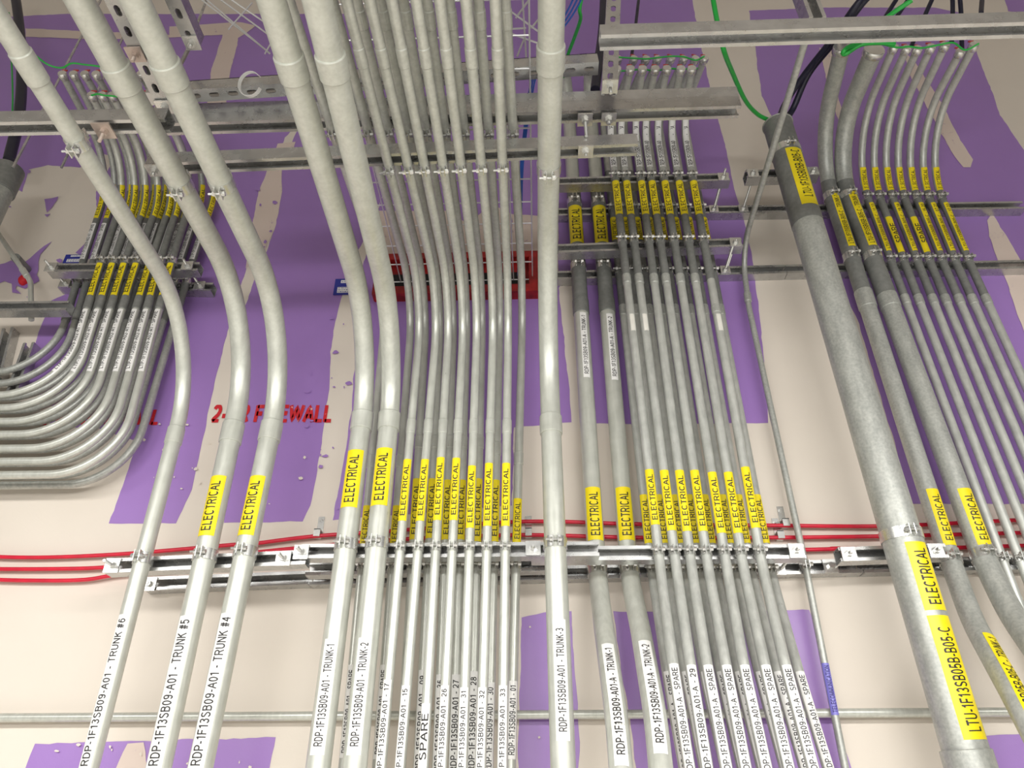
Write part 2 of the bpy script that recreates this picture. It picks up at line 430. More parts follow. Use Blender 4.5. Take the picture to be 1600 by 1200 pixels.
# ---- channel strut
def channel_profile():
    a, Hh, l, k, t = .0206, .0413, .0095, .0075, .0026
    return [(-a, 0), (a, 0), (a, Hh), (a-l, Hh), (a-l, Hh-k), (a-l+t, Hh-k), (a-l+t, Hh-t), (a-t, Hh-t), (a-t, t), (-a+t, t), (-a+t, Hh-t), (-a+l-t, Hh-t), (-a+l-t, Hh-k), (-a+l, Hh-k), (-a+l, Hh), (-a, Hh)]
def add_channel(bm, p0, p1, opn, flipback=False):
    "channel whose OPEN face is centred on p0..p1 and faces direction opn"
    T = (p1-p0).normalized(); F = frame(T, opn); X, Y = F.col[0], F.col[1]
    Hh = .0413; A = []; B = []
    for (u, v) in channel_profile():
        off = X*u + Y*(v-Hh)
        A.append(bm.verts.new(p0+off)); B.append(bm.verts.new(p1+off))
    n = len(A)
    for i in range(n): bm.faces.new((A[i], A[(i+1) % n], B[(i+1) % n], B[i]))
    bm.faces.new(list(reversed(A))); bm.faces.new(B)
def add_punched(bm, p0, p1, face):
    "channel seen from its slotted back: web centred on p0..p1 facing direction face"
    L = (p1-p0).length; T = (p1-p0)/L; F = frame(T, face); X, Y = F.col[0], F.col[1]
    a = .0206; pitch = .0508; t = .0026; n = max(1, int(L/pitch)); pitch = L/n
    def V(s, u, v): return bm.verts.new(p0+T*s+X*u+Y*v)
    for i in range(n):
        s0 = i*pitch; cs = s0+pitch/2; hw = .0143-.0071; hr = .0071
        inner = []; outer = []
        K = 8
        for side in (0, 1):
            for k in range(K+1):
                an = (-math.pi/2+math.pi*k/K) + (math.pi if side else 0)
                dx = (hw if side == 0 else -hw) + hr*math.cos(an); ux = hr*math.sin(an)
                inner.append((cs+dx, ux))
                q = min((pitch/2)/max(1e-6, abs(dx)), a/max(1e-6, abs(ux)))
                outer.append((cs+dx*q, ux*q))
        for cx in (s0, s0+pitch):
            for cy in (-a, a):
                j = min(range(len(outer)), key=lambda i: (outer[i][0]-cx)**2+(outer[i][1]-cy)**2)
                outer[j] = (cx, cy)
        m = len(inner)
        top_i = [V(s, u, 0) for s, u in inner]; top_o = [V(s, u, 0) for s, u in outer]
        bot_i = [V(s, u, -t) for s, u in inner]
        for k in range(m):
            kk = (k+1) % m
            bm.faces.new((top_o[k], top_o[kk], top_i[kk], top_i[k])); bm.faces.new((top_i[k], top_i[kk], bot_i[kk], bot_i[k]))
    # sides, lips
    for sgn in (-1, 1):
        for (u0, u1, v0, v1) in ((a-t, a, -.0413, -.0001), (a-.0095, a, -.0413, -.0413+t)):
            lo = (min(sgn*u0, sgn*u1), v0, 0); hi = (max(sgn*u0, sgn*u1), v1, L)
            Mx = Matrix((X, Y, T)).transposed().to_4x4(); Mx.translation = p0
            box(bm, lo, hi, Mx)
def strut(label, p0, p1, opn=(0, -1, 0), kind='c', mat='strut', name='channel_strut', cat='strut', group='steel channel struts'):
    bm = bmesh.new(); opn = Vector(opn)
    if kind == 'c': add_channel(bm, p0, p1, opn)
    elif kind == 'p': add_punched(bm, p0, p1, opn)
    elif kind == 'dd':
        add_channel(bm, p0, p1, opn); T = (p1-p0).normalized(); Y = frame(T, opn).col[1]
        add_channel(bm, p0-Y*.0830, p1-Y*.0830, -opn)
    bmesh.ops.remove_doubles(bm, verts=bm.verts, dist=1e-6)
    o = done(name, bm, mat, smooth=False)
    return tag(o, label, cat, group)
def wall_strut(label, x0, y0, x1, y1, d, **k): return strut(label, W(x0, y0, d), W(x1, y1, d), **k)

def bolt_plate(label, p, n=(0, -1, 0), up=(0, 0, 1), size=.041, rod=.03, rodback=.0, mat='zinc', rr=.0048, tilt=None):
    "square washer, hex nut and threaded rod end"
    n = Vector(n).normalized(); F = frame(n, Vector(up)); Mx = F.to_4x4(); Mx.translation = p
    e = bpy.data.objects.new('bolted_washer', None); COL.objects.link(e); e.matrix_world = Mx
    bm = bmesh.new(); h = size/2; box(bm, (-h, -h, 0.0004), (h, h, .005)); done('square_washer', bm, mat, e, smooth=False)
    bm = bmesh.new()
    sweep(bm, [Vector((0, 0, .0052)), Vector((0, 0, .0067))], .0125, 18)
    sweep(bm, [Vector((0, 0, .0067)), Vector((0, 0, .0155))], .0098, 6); done('hex_nut', bm, mat, e)
    bm = bmesh.new(); pts = []; rad = []
    L0 = -rodback; L1 = .012+rod; k = 0; z = L0
    while z < L1:
        pts += [Vector((0, 0, z)), Vector((0, 0, z+.0009))]; rad += [rr, rr*.84]; z += .0018
    sweep(bm, pts, rad, 8); done('threaded_rod', bm, mat, e)
    return tag(e, label, 'bolt', 'square washers with nuts on the struts')
def tube_thing(name, label, cat, pts, r, mat, R=.05, seg=10, group=None, dense=True):
    pl = fillet(pts, R) if R else pts
    bm = bmesh.new(); sweep(bm, pl, r, seg); o = done(name, bm, mat)
    return tag(o, label, cat, group)
def spline(pts, n=10):
    out = []; P = [pts[0]*2-pts[1]] + pts + [pts[-1]*2-pts[-2]]
    for i in range(1, len(P)-2):
        for k in range(n):
            t = k/n; a, b, c, d = P[i-1], P[i], P[i+1], P[i+2]
            out.append(.5*((2*b)+(c-a)*t+(2*a-5*b+4*c-d)*t*t+(3*b-a-3*c+d)*t**3))
    out.append(pts[-1]); return out

# ================================================================== setting
def slab(name, lo, hi, mat):
    bm = bmesh.new(); box(bm, lo, hi); return struct(done(name, bm, mat, smooth=False))
slab('wall_back', (-6, 0, 0), (6, .2, 6.2), 'cream')
slab('floor', (-6, -8, -.15), (6, .2, 0), 'floor')
slab('ceiling', (-6, -8, 6.2), (6, .2, 6.35), 'cream')
PN = [0]
def paint(px, mat, lvl=0, jit=.004, step=.02, d0=.0006):
    "a coat of paint or compound on the wall, outline with ragged brushed edge"
    P = [W(x, y, 0) for x, y in px]; out = []
    for i in range(len(P)):
        a, b = P[i], P[(i+1) % len(P)]; L = (b-a).length; n = max(1, int(L/step)); nn = Vector((-(b-a).z, 0, (b-a).x)).normalized()
        for k in range(n):
            p = a.lerp(b, k/n); j = (noise.noise(p*14)+.6*noise.noise(p*45))*jit if k else 0
            out.append(p+nn*j)
    bm = bmesh.new(); off = d0*(1+lvl*1.6)+PN[0]*.00006
    vv, ee, ff = delaunay_2d_cdt([Vector((p.x, p.z)) for p in out], [], [list(range(len(out)))], 1, 1e-5)[:3]
    bv = [bm.verts.new((q.x, -off, q.y)) for q in vv]
    for f in ff: bm.faces.new([bv[i] for i in f])
    PN[0] += 1
    me = bpy.data.meshes.new('trim_%d' % PN[0])
    bmesh.ops.recalc_face_normals(bm, faces=bm.faces)
    if sum(q.normal.y for q in bm.faces) > 0: bmesh.ops.reverse_faces(bm, faces=bm.faces)
    bm.to_mesh(me); bm.free()
    return struct(link('trim_%d' % PN[0], me, mat))
# purple fields
paint([(-60, 30), (-60, 262), (35, 300), (45, 265), (75, 258), (125, 262), (160, 240), (180, 245), (150, 300), (152, 340), (140, 372), (118, 395), (150, 410), (125, 450), (80, 470), (60, 520), (40, 600), (88, 640), (75, 668), (150, 668), (215, 690), (195, 750), (170, 818), (275, 818), (300, 765), (316, 690), (335, 600), (345, 560), (365, 485), (385, 420), (395, 350), (405, 300), (430, 262), (445, 215), (470, 190), (600, 190), (600, 30), (560, 22), (100, 22)], 'purple')
paint([(350, 817), (473, 815), (485, 790), (496, 735), (507, 660), (515, 600), (516, 550), (521, 517), (536, 455), (545, 427), (600, 300), (600, 190), (470, 190), (440, 262), (440, 300), (430, 350), (418, 390), (400, 430), (376, 500), (368, 560), (364, 610), (360, 700)], 'purple')
paint([(520, 813), (800, 790), (803, 668), (893, 660), (889, 600), (880, 520), (873, 450), (900, 410), (880, 300), (600, 300), (575, 380), (562, 440), (560, 520), (552, 600), (548, 650), (541, 700), (532, 750)], 'purple')
paint([(600, 190), (600, -260), (1040, -260), (1075, -40), (1087, 30), (1112, 150), (1135, 235), (1147, 295), (1162, 342), (1175, 400), (1190, 520), (1200, 661), (910, 663), (907, 600), (900, 500), (900, 410), (880, 300), (600, 300)], 'purple')
paint([(1170, 17), (1290, 12), (1460, 12), (1500, 20), (1520, 68), (1548, 140), (1562, 180), (1600, 235), (1680, 330), (1680, 787), (1418, 787), (1400, 700), (1340, 500), (1300, 420), (1210, 190), (1190, 150), (1181, 80)], 'purple')
paint([(40, 1200), (55, 1162), (400, 1153), (431, 1152), (425, 1180), (415, 1240), (30, 1240)], 'purple')
paint([(815, 965), (850, 957), (893, 955), (895, 1010), (903, 1100), (906, 1160), (898, 1240), (808, 1240)], 'purple')
paint([(958, 955), (1264, 953), (1282, 1010), (1320, 1170), (1345, 1240), (1000, 1240)], 'purple')
paint([(1535, 1150), (1660, 1143), (1660, 1240), (1550, 1240)], 'purple')
paint([(1560, -30), (1700, -30), (1700, 25), (1575, 18)], 'purple')
# bands and patches of compound over it
paint([(40, 45), (265, 55), (265, 42), (372, 35), (400, 40), (385, 52), (372, 60), (366, 90), (360, 112), (352, 180), (322, 178), (330, 112), (340, 80), (348, 55), (260, 60), (150, 62), (40, 58)], 'compound', 1)
paint([(434, 225), (462, 222), (458, 236), (440, 262), (441, 300), (432, 350), (414, 392), (384, 420), (395, 350), (404, 300), (415, 275)], 'compound', 1)
paint([(1280, 75), (1300, 80), (1302, 130), (1320, 185), (1316, 200), (1300, 165)], 'compound', 1)
paint([(1412, 82), (1430, 98), (1470, 160), (1500, 220), (1520, 250), (1516, 262), (1505, 262), (1488, 240), (1450, 172), (1420, 115)], 'compound', 1)
paint([(1550, 335), (1560, 350), (1590, 400), (1680, 560), (1680, 640), (1600, 520), (1568, 430), (1556, 400), (1545, 370), (1542, 345)], 'compound', 1)
paint([(200, 1162), (225, 1160), (228, 1175), (232, 1240), (170, 1240), (182, 1200)], 'compound', 1)
paint([(800, 335), (872, 340), (872, 440), (800, 440)], 'compound', 1)
paint([(560, 330), (700, 330), (730, 350), (770, 320), (800, 335), (800, 405), (600, 405), (575, 370)], 'compound', 1)
# purple drips and thin spots on the rough patch at the left
paint([(-30, 422), (18, 408), (40, 410), (70, 385), (82, 378), (64, 398), (58, 430), (62, 440), (40, 452), (8, 440), (-30, 455)], 'purple', 2, .008)
paint([(70, 312), (92, 308), (82, 325), (74, 333)], 'purple', 2, .006)
paint([(70, 336), (80, 335), (74, 340)], 'purple', 2, .004)
paint([(18, 440), (30, 440), (25, 452), (34, 460), (20, 458)], 'purple', 2, .004)

# chips, drips and flecks
rng = random.Random(3)
for k in range(70):
    zone = rng.choice([((0, 262), (150, 480), 'purple'), ((370, 250), (440, 420), 'purple'), ((480, 600), (550, 800), 'purple'), ((480, 480), (545, 620), 'purple'), ((80, 1155), (400, 1200), 'cream'), ((815, 965), (900, 1180), 'cream'), ((190, 640), (330, 810), 'cream'), ((400, 700), (480, 812), 'cream')])
    (x0_, y0_), (x1_, y1_), m_ = zone; cx, cy = rng.uniform(x0_, x1_), rng.uniform(y0_, y1_); rr_ = rng.uniform(.8, 3.4); q_ = rng.uniform(.4, 2.2)
    paint([(cx+rr_*q_*math.cos(a_)*rng.uniform(.5, 1.2), cy+rr_*math.sin(a_)*rng.uniform(.5, 1.2)) for a_ in [math.pi*2*j/9 for j in range(9)]], m_, 3.2, .0015, .004)

# stencilled wall marking (red paint on the wall)
def wall_text(text, x0, y0, x1, y1, mat, stretch=True, label=None):
    vs, fs, w_ = text_mesh(text, .26)
    A = W(x0, y1, 0); B = W(x1, y1, 0); T = W(x0, y0, 0)
    ux = (B-A)/w_; uy = Vector((0, 0, T.z-A.z))
    me = bpy.data.meshes.new('wall_lettering')
    me.from_pydata([A+ux*v.x+uy*v.y+Vector((0, -.0030, 0)) for v in vs], [], fs); me.update()
    o = link('stencil_lettering', me, mat)
    return tag(o, label, 'lettering')
wall_text('2-HR FIREWALL', 330, 634, 517, 660, 'stencil', label='red stencilled 2-HR FIREWALL wall marking right of the middle left trunks')
wall_text('2-HR FIREWALL', 62, 641, 246, 664, 'stencil', label='red stencilled wall marking mostly hidden behind the bent conduits at left')

# ================================================================== wall and rack struts
Y_ = (0, -1, 0); DN = (0, 0, -1)
wall_strut('wall-mounted channel strut under the left trunk conduits, lowest strut at left', 228, 912, 482, 902, .041)
wall_strut('long wall-mounted channel strut behind the lower clamps, left of the middle seam', 484, 903, 1346, 884, .041)
wall_strut('wall-mounted channel strut behind the lower right trunks, reaching the right edge', 1348, 884, 1680, 877, .041)
wall_strut('stand-off channel strut carrying the three trunks at left', 166, 884, 478, 870, .236)
wall_strut('middle-depth channel strut behind the centre bundle', 478, 888, 880, 880, .117)
wall_strut('stand-off channel strut carrying the front of the centre bundle and the trunk 3 conduit', 470, 861, 936, 857, .24)
wall_strut('stand-off channel strut carrying the seven front conduits of the right-centre bundle', 830, 865, 1258, 861, .2)
wall_strut('short stand-off channel strut behind the thick galvanised conduit, lower', 1312, 866, 1480, 860, .153)
wall_strut('long wall-mounted channel strut right of trunk 3, middle height', 870, 430, 1228, 420, .041)
wall_strut('wall-mounted channel strut across the right group, middle height', 1229, 420, 1680, 411, .041)
wall_strut('upper wall-mounted channel strut right of trunk 3', 870, 331, 1600, 320, .041)
wall_strut('upper stand-off strut holding the seven yellow-labelled conduits', 870, 283, 1140, 276, .2)
wall_strut('middle stand-off strut in front of the two dark trunk conduits', 872, 388, 1160, 378, .17)
wall_strut('short upper stand-off strut behind the thick galvanised conduit', 1166, 272, 1278, 268, .217)
wall_strut('stand-off strut carrying the seven bent conduits at left', 76, 418, 310, 416, .137)
wall_strut('wall-mounted strut behind the bent conduits at left', 93, 443, 331, 448, .041)
wall_strut('short strut end with pointed cover at the left edge', -60, 479, 105, 477, .2)
strut('sloping strut piece at the far left edge, outer one', W(-8, 590, .041), W(12, 512, .041), Y_)
strut('sloping strut piece at the far left edge, inner one', W(18, 612, .041), W(45, 535, .041), Y_)
# overhead racks
strut('single overhead strut over the left trunk conduit', W(-70, 203, 1.04), W(262, 197, 1.04), DN)
strut('double overhead strut crossing the whole rack', W(236, 203, .86), W(1156, 175, .86), DN, 'dd')
strut('lower overhead strut with the hanging clamps of the centre bundle', W(232, 265, .86), W(996, 234, .83), DN)
strut('slotted overhead strut behind the conduits', W(232, 155, .914), W(935, 107, .914), DN, 'p')
strut('overhead strut at upper right crossing above the bushings', W(938, 67, 1.14), W(1700, 44, 1.14), DN)
a = W(953, 128, .97); b = W(959, 0, .97); strut('vertical slotted hanger strut above the rack end', a, a+(b-a)*3.0, Y_, 'p')
a = H(262, 178, 3.30); b = H(176, 0, 3.30); strut('slotted strut running towards the camera at upper left, left one', a, a+(b-a)*1.5, DN, 'p')
a = H(302, 72, 3.42); b = H(270, 0, 3.42); strut('short slotted strut running towards the camera at upper left, right one', a, a+(b-a)*1.9, DN, 'p')
a = W(1278, 26, 1.14); b = W(1268, 0, 1.14); strut('hanger strut standing on the upper right overhead strut', a, a+(b-a)*5, Y_, 'c')
#@@PIPES
# ================================================================== conduits
def lin(a, b, n): return [a+(b-a)*i/(n-1) for i in range(n)]
def hv(key, label, group, xb, yb, xm, ym, yc, xt, yt, d, r, ybot=1330, k=1.7, R=.3, **kw):
    "up the wall, round a bend and out overhead towards the aisle"
    sl = (xm-xb)/(ym-yb); c = W(xm+sl*(yc-ym), yc, d); t = H(xt, yt, c.z)
    return conduit(key, label, group, [W(xb+sl*(ybot-yb), ybot, d), c, c+(t-c)*k], r, R=R, **kw)
ORD = ['first', 'second', 'third', 'fourth', 'fifth', 'sixth', 'seventh', 'eighth', 'ninth', 'tenth']
EL = 'ELECTRICAL'
# --- three trunks at left
G = 'bent trunk conduits at left'
hv('#6', 'leftmost bent trunk conduit, white label ending TRUNK #6, no yellow label', G, 139, 1200, 276, 670, 526, 5, 40, .2585, .0225, R=.34, coup=[(694, 669), (128, 80)])
hv('#5', 'bent trunk conduit with white label ending TRUNK #5', G, 248, 1200, 363, 675, 505, 124, 0, .266, .0295, R=.36, coup=[(693, 662), (140, 100)])
hv('#4', 'bent trunk conduit with white label ending TRUNK #4', G, 313, 1200, 428, 650, 517, 211, 0, .266, .0295, R=.36, coup=[(690, 660), (133, 96)])
for k_, y1 in (('#6', 963), ('#5', 966), ('#4', 962)):
    lab(k_, 1212, y1, 'RDP-1F13SB09-A01 - TRUNK ' + k_, 'white', 40, 4, (.05, .03), .55)
lab('#5', 842, 749, EL, half=52, off=6, th=.5); lab('#4', 841, 749, EL, half=52, off=6, th=.5)
# --- centre trunks
G = 'centre trunk conduits'
hv('T1', 'thick conduit left of the centre bundle, label ending TRUNK-1', G, 497, 1200, 564, 670, 522, 424, 0, .27, .0295, R=.34, coup=[(673, 645), (124, 86)])
hv('T2', 'thick conduit beside it in the centre bundle, label ending TRUNK-2', G, 554, 1200, 607, 670, 528, 495, 0, .27, .0295, R=.34, coup=[(673, 645), (121, 84)])
hv('T3', 'straight thick conduit standing alone right of centre, label TRUNK-3', G, 880, 1200, 861, 670, 470, 862, 0, .27, .030, R=.42, coup=[(679, 651), (110, 70)])
lab('T1', 798, 709, EL, half=52, off=4, th=.5); lab('T2', 795, 706, EL, half=52, off=4, th=.5)
lab('T1', 1182, 1002, 'RDP-1F13SB09-A01 - TRUNK-1', 'white', 34, 0, (.07, .05), .55)
lab('T2', 1182, 1000, 'RDP-1F13SB09-A01 - TRUNK-2', 'white', 34, 0, (.07, .05), .55)
lab('T3', 1160, 972, 'RDP-1F13SB09-A01 - TRUNK-3', 'white', 32, -4, (.07, .08), .55)
# --- centre bundle, front row
xb = [595, 625, 661, 690, 722, 751, 785]; xm = [642, 669, 692, 716, 740, 766, 792]; xt = [541, 577, 612, 650, 687, 728, 774]
yy = [(816, 720), (816, 720), (815, 717), (815, 718), (827, 730), (824, 726), (824, 726)]
num = ['17', '15', None, '26', '31', '32', '33']; wy = [1063, 1072, 0, 1072, 1075, 1075, 1072]
for i in range(7):
    t = 'white label reading SPARE' if num[i] is None else 'white label ending - ' + num[i]
    hv('F%d' % i, 'slim conduit in the front row of the centre bundle, %s' % t, 'front row of the centre bundle', xb[i], 1200, xm[i], 670, 466, xt[i], 0, .254, .0130, R=.22, mat='emt_small', coup=[(678, 656), (104, 73)], seg=18)
    lab('F%d' % i, yy[i][0], yy[i][1], EL, half=58, off=3, th=.48)
    if num[i]: lab('F%d' % i, 1225, wy[i], 'RDP-1F13SB09-A01 - ' + num[i], 'white', 50, 6, (.05, .04), .5)
    else: lab('F%d' % i, 1212, 1100, 'SPARE', 'white', 50, 6, (.2, .15), .7)
# --- centre bundle, back row
xb = [569, 616, 646, 671, 696, 719, 745, 772, 807]; xm = [581, 626, 655, 679, 702, 724, 749, 776, 810.5]; ym = [720, 720, 690, 690, 690, 690, 690, 700, 715]
xt = [455, 522, 564, 600, 635, 671, 705, 750, 791]; yt = [10, 10, 28, 28, 28, 28, 28, 28, 28]
ly = [(862, 792), (862, 792), (845, 750), (843, 750), (845, 752), (845, 752), (848, 750), (848, 752), (850, 781)]
wl = ['RDP-1F13SB09-A01 - SPARE', 'RDP-1F13SB09-A01 - SPARE', 'SPARE', 'RDP-1F13SB09-A01 - 09', 'RDP-1F13SB09-A01 - 36', 'RDP-1F13SB09-A01 - 27', 'RDP-1F13SB09-A01 - 28', 'RDP-1F13SB09-A01 - 30', 'RDP-1F13SB09-A01 - 01']
wy = [(1185, 1040), (1187, 1040), (1185, 1070), (1215, 1048), (1215, 1055), (1215, 1055), (1215, 1050), (1215, 1067), (1187, 1065)]
side = ['behind and right of the TRUNK-1 conduit', 'behind and right of the TRUNK-2 conduit'] + ['half hidden behind the conduit ending - 17', 'half hidden behind the conduit ending - 15', 'half hidden behind the conduit reading SPARE', 'half hidden behind the conduit ending - 26', 'half hidden behind the conduit ending - 31', 'half hidden behind the conduit ending - 32', 'at the right end, label ending - 01']
for i in range(9):
    hv('B%d' % i, 'slim back-row conduit of the centre bundle, %s' % side[i], 'back row of the centre bundle', xb[i], 850, xm[i], ym[i], 460, xt[i], yt[i], .131, .0133, R=.22, mat='emt_small', k=1.75, coup=[(ym[i]+12, ym[i]-8)] + ([(44, 14)] if i > 1 else []), seg=16)
    lab('B%d' % i, ly[i][0], ly[i][1], EL, half=62, off=-6, th=.48)
    lab('B%d' % i, wy[i][0], wy[i][1], wl[i], 'white', 52, -6, (.05, .06), .6)
# --- right-centre: two dark trunks
G = 'trunk conduits with dark upper lengths'
def kick(key, label, group, x0, y0, x1, y1, ytop, xend, yend, d, low, r, Rc=.12, **kw):
    "low: list of (x, y, d) below the lower strut, bottom first"
    sl = (x1-x0)/(y1-y0); c = W(x0+sl*(ytop-y0), ytop, d); t = H(xend, yend, c.z)
    pts = [W(*q) for q in low] + [W(x1, y1, d), c, t]
    return conduit(key, label, group, pts, r, R=[.5]*(len(low)+1)+[Rc, Rc], **kw)
kick('A1', 'thick conduit with dark grey upper length, label ending A01-A - TRUNK-1', G, 897, 310, 934, 905, 150, 880, 102, .068, [(981, 1330, .42), (964, 1125, .33), (944, 985, .16)], .0275, coup=[(492, 470, 1.1, 'dark')])
kick('A2', 'thick conduit with dark grey upper length, label ending A01-A - TRUNK-2', G, 934, 310, 984, 905, 150, 922, 102, .068, [(1045, 1330, .42), (1025, 1125, .33), (1001, 985, .16)], .0275, coup=[(490, 468, 1.1, 'dark')])
for k_, y0, y1, y2, y3 in (('A1', 1205, 1018, 596, 495), ('A2', 1186, 1013, 600, 497)):
    t = 'RDP-1F13SB09-A01-A - TRUNK-' + k_[1]
    o, P, r = PIPES[k_]; section(k_, P.find(y=480), P.find(y=285), 'dark', 1.025)
    lab(k_, y0, y1, t, 'white', 34, 0, (.07, .05), .55); lab(k_, y2, y3, t, 'white', 24, -8, (.05, .05), .6)
    lab(k_, 848, 766, EL, half=55, off=0, th=.5); lab(k_, 385, 328, EL, half=62, off=0, th=.5, f=1.03)
# --- right-centre bundle
x262 = [959, 976, 999, 1015, 1035, 1057, 1079]; x890 = [1032, 1057, 1081, 1107, 1136, 1162, 1192]
x1040 = [1052, 1079, 1105, 1134, 1162, 1195, 1227]; x1200 = [1077, 1105, 1135, 1165, 1197, 1232, 1270]
xe = [964, 985, 1004, 1024, 1042, 1064, 1081]
fy = [(822, 736), (831, 737), (832, 737), (832, 737), (835, 740), (835, 740), (827, 732)]
wl = ['SPARE', '29', 'SPARE', 'SPARE', 'SPARE', 'SPARE', 'SPARE']
for i in range(7):
    K = 'E%d' % i
    e2 = x1200[i]+(x1200[i]-x1040[i])*.75
    kick(K, '%s from the left of the seven front conduits right of the TRUNK-3 conduit' % ORD[i], 'front row of the right-centre bundle', x262[i], 262, x890[i], 890, 196, xe[i], 107, .2145, [(e2, 1320, .33), (x1200[i], 1200, .32), (x1040[i], 1040, .29)], .0140, mat='galv_small', coup=[(444, 430, 1.12, 'galv')] if i < 6 else [(490, 478, 1.12, 'galv')], seg=18)
    o, P, r = PIPES[K]; section(K, P.find(y=438), P.find(y=270), 'dark', 1.03)
    lab(K, fy[i][0], fy[i][1], EL, half=60, off=4, th=.48)
    lab(K, 1220, 1040+(2 if i else 0), 'RDP-1F13SB09-A01-A - ' + wl[i], 'white', 50, 4, (.04, .04), .52)
    lab(K, 338, 286, EL, half=60, off=6, th=.5, f=1.04)
    lab(K, 264, 186, 'RDP-1F13SB09-A01-A - SPARE', 'white', 52, 0, (.03, .03), .66)
    if i in (0, 1, 6): lab(K, 520, 494, '', 'pale', 32, -5)
    bushing(K, 1.25)
x350 = [959, 977, 996, 1015, 1034, 1056, 1077, 1100]; x790 = [1007, 1031, 1056, 1078, 1102, 1130, 1155, 1184]
xe = [966, 991, 1010, 1028, 1049, 1069, 1087, 1101]
for i in range(8):
    K = 'R%d' % i; sl = (x790[i]-x350[i])/440; xq = x790[i]+sl*100
    kick(K, '%s from the left of the eight back conduits right of the TRUNK-3 conduit' % ORD[i], 'back row of the right-centre bundle', x350[i], 350, xq, 890, 178, xe[i], 91, .0555, [(xq+sl*520+18+i*2, 1330, .2), (xq+sl*180+6+i, 1060, .17)], .0140, mat='galv_small', coup=[(494, 478, 1.12, 'galv')], seg=16)
    o, P, r = PIPES[K]; section(K, P.find(y=486), P.find(y=270), 'dark', 1.03)
    lab(K, 851, 775, EL, half=62, off=0, th=.5)
    lab(K, 378, 343, EL, half=62, off=0, th=.5, f=1.04)
    lab(K, 1215, 1052, 'RDP-1F13SB09-A01-A - SPARE', 'white', 50, 0, (.04, .04), .5)
    bushing(K, 1.25)
# --- thin tube
c = W(1159, 392, .052)
t = H(1257, 68, c.z)
conduit('tube', 'thin conduit with blue label running alone right of the right-centre bundle', None, [W(1346, 1330, .052), W(1258, 882, .052), W(1170, 480, .052), c, c+(t-c)*1.12], .0102, R=.16, mat='galv', coup=[(472, 458, 1.3)], seg=16, name='communications_conduit')
PIPES['tube'][0]['category'] = 'conduit'
lab('tube', 1118, 1037, 'TELECOMMUNICATION', 'blue', 70, 0, (.05, .05), .45, ink='navy')
# --- right group
conduit('big', 'thickest galvanised conduit, slanting at right with three yellow labels', None, [W(1556, 1330, .185), W(1215, 195, .283)], .053, mat='galv', coup=[(1225, 1172, 1.1, 'galv'), (196, 189, 1.1, 'galv')], seg=32)
o, P, r = PIPES['big']; section('big', P.find(y=352), P.L-.004, 'dark', 1.02, 32)
lab('big', 334, 247, 'LTU-1F13SB05B-B05-C', half=34, off=-8, th=.5, tpad=(.12, .04), f=1.022)
lab('big', 960, 855, EL, half=36, off=-12, th=.5); lab('big', 1158, 968, 'LTU-1F13SB05B-B05-C', half=36, off=-12, th=.5, tpad=(.06, .1))
def curved(key, label, group, low, up, d, yc, xc, xe, ye, r, Rc=.3, **kw):
    c = W(xc, yc, d); t = H(xe, ye, c.z)
    pts = [W(*q) for q in low] + [W(x, y, d) for x, y in up] + [c, t]
    return conduit(key, label, group, pts, r, R=[.35]*(len(low)+len(up))+[Rc, Rc], **kw)
G = 'curved trunk conduits at right'
curved('U1', 'thick conduit right of the thickest one, upper label ending TRUNK-1', G, [(1680, 1270, .42), (1592, 1100, .34), (1520, 972, .14)], [(1486, 880), (1330, 400)], .074, 238, 1276, 1316, 74, .0285, Rc=.4, mat='galv', coup=[(482, 456, 1.1, 'galv')])
curved('U2', 'thick conduit with yellow ELECTRICAL label, upper label ending TRUNK-2', G, [(1800, 1270, .42), (1665, 1080, .34), (1580, 960, .14)], [(1540, 880), (1362, 400)], .078, 238, 1298, 1366, 78, .0325, Rc=.4, mat='galv', coup=[(482, 462, 1.07, 'galv')])
for K, a, b in (('U1', 392, 310), ('U2', 392, 308)):
    o, P, r = PIPES[K]; section(K, P.find(y=470), P.find(y=285), 'dark', 1.02)
    lab(K, a, b, 'LTU-1F13SB05B-B05-C - TRUNK-' + K[1], half=27, off=-2, th=.6, tpad=(.04, .04), f=1.03)
    lab(K, 857, 769, EL, half=42, off=-6, th=.5); bushing(K, 1.15)
lab('U1', 1180, 1003, 'LTU-1F13SB05B-B05-C - TRUNK-1', half=36, off=-8, th=.62, tpad=(.05, .05))
x402 = [1390, 1410, 1431, 1450, 1470, 1490, 1511]; x308 = [1356, 1375, 1394, 1412, 1431, 1450, 1469]
x850 = [1557, 1584, 1611, 1637, 1664, 1690, 1716]
xe = [1397, 1417, 1434, 1455, 1477, 1501, 1522]; ye = [73, 75, 76, 73, 70, 80, 70]; xc = lin(1327, 1438, 7)
txt = ['11 13', None, '19 14', None, '15 20', '07 21', '17 23']
for i in range(7):
    K = 'S%d' % i
    curved(K, '%s from the left of the seven slim curved conduits at upper right' % ORD[i], 'slim curved conduits at right', [(x850[i]+(x850[i]-x402[i])/448*420, 1270, .056)], [(x850[i], 850), (x402[i], 402)], .056, 232, xc[i], xe[i], ye[i], .0138, Rc=.3, mat='galv_small', coup=[(476, 462, 1.14, 'galv')], seg=18)
    o, P, r = PIPES[K]; section(K, P.find(y=470), P.find(y=300), 'dark', 1.03)
    lab(K, 300, 263, EL, half=56, off=0, th=.5, f=1.04)
    if txt[i]: lab(K, 395, 320, 'LTU-1F13SB05B-B05-C - ' + txt[i], half=44, off=-4, th=.5, f=1.04, tpad=(.04, .04))
    else: lab(K, 397, 342, 'SPARE', half=62, off=-4, th=.6, f=1.04, tpad=(.25, .2))
    bushing(K, 1.25)
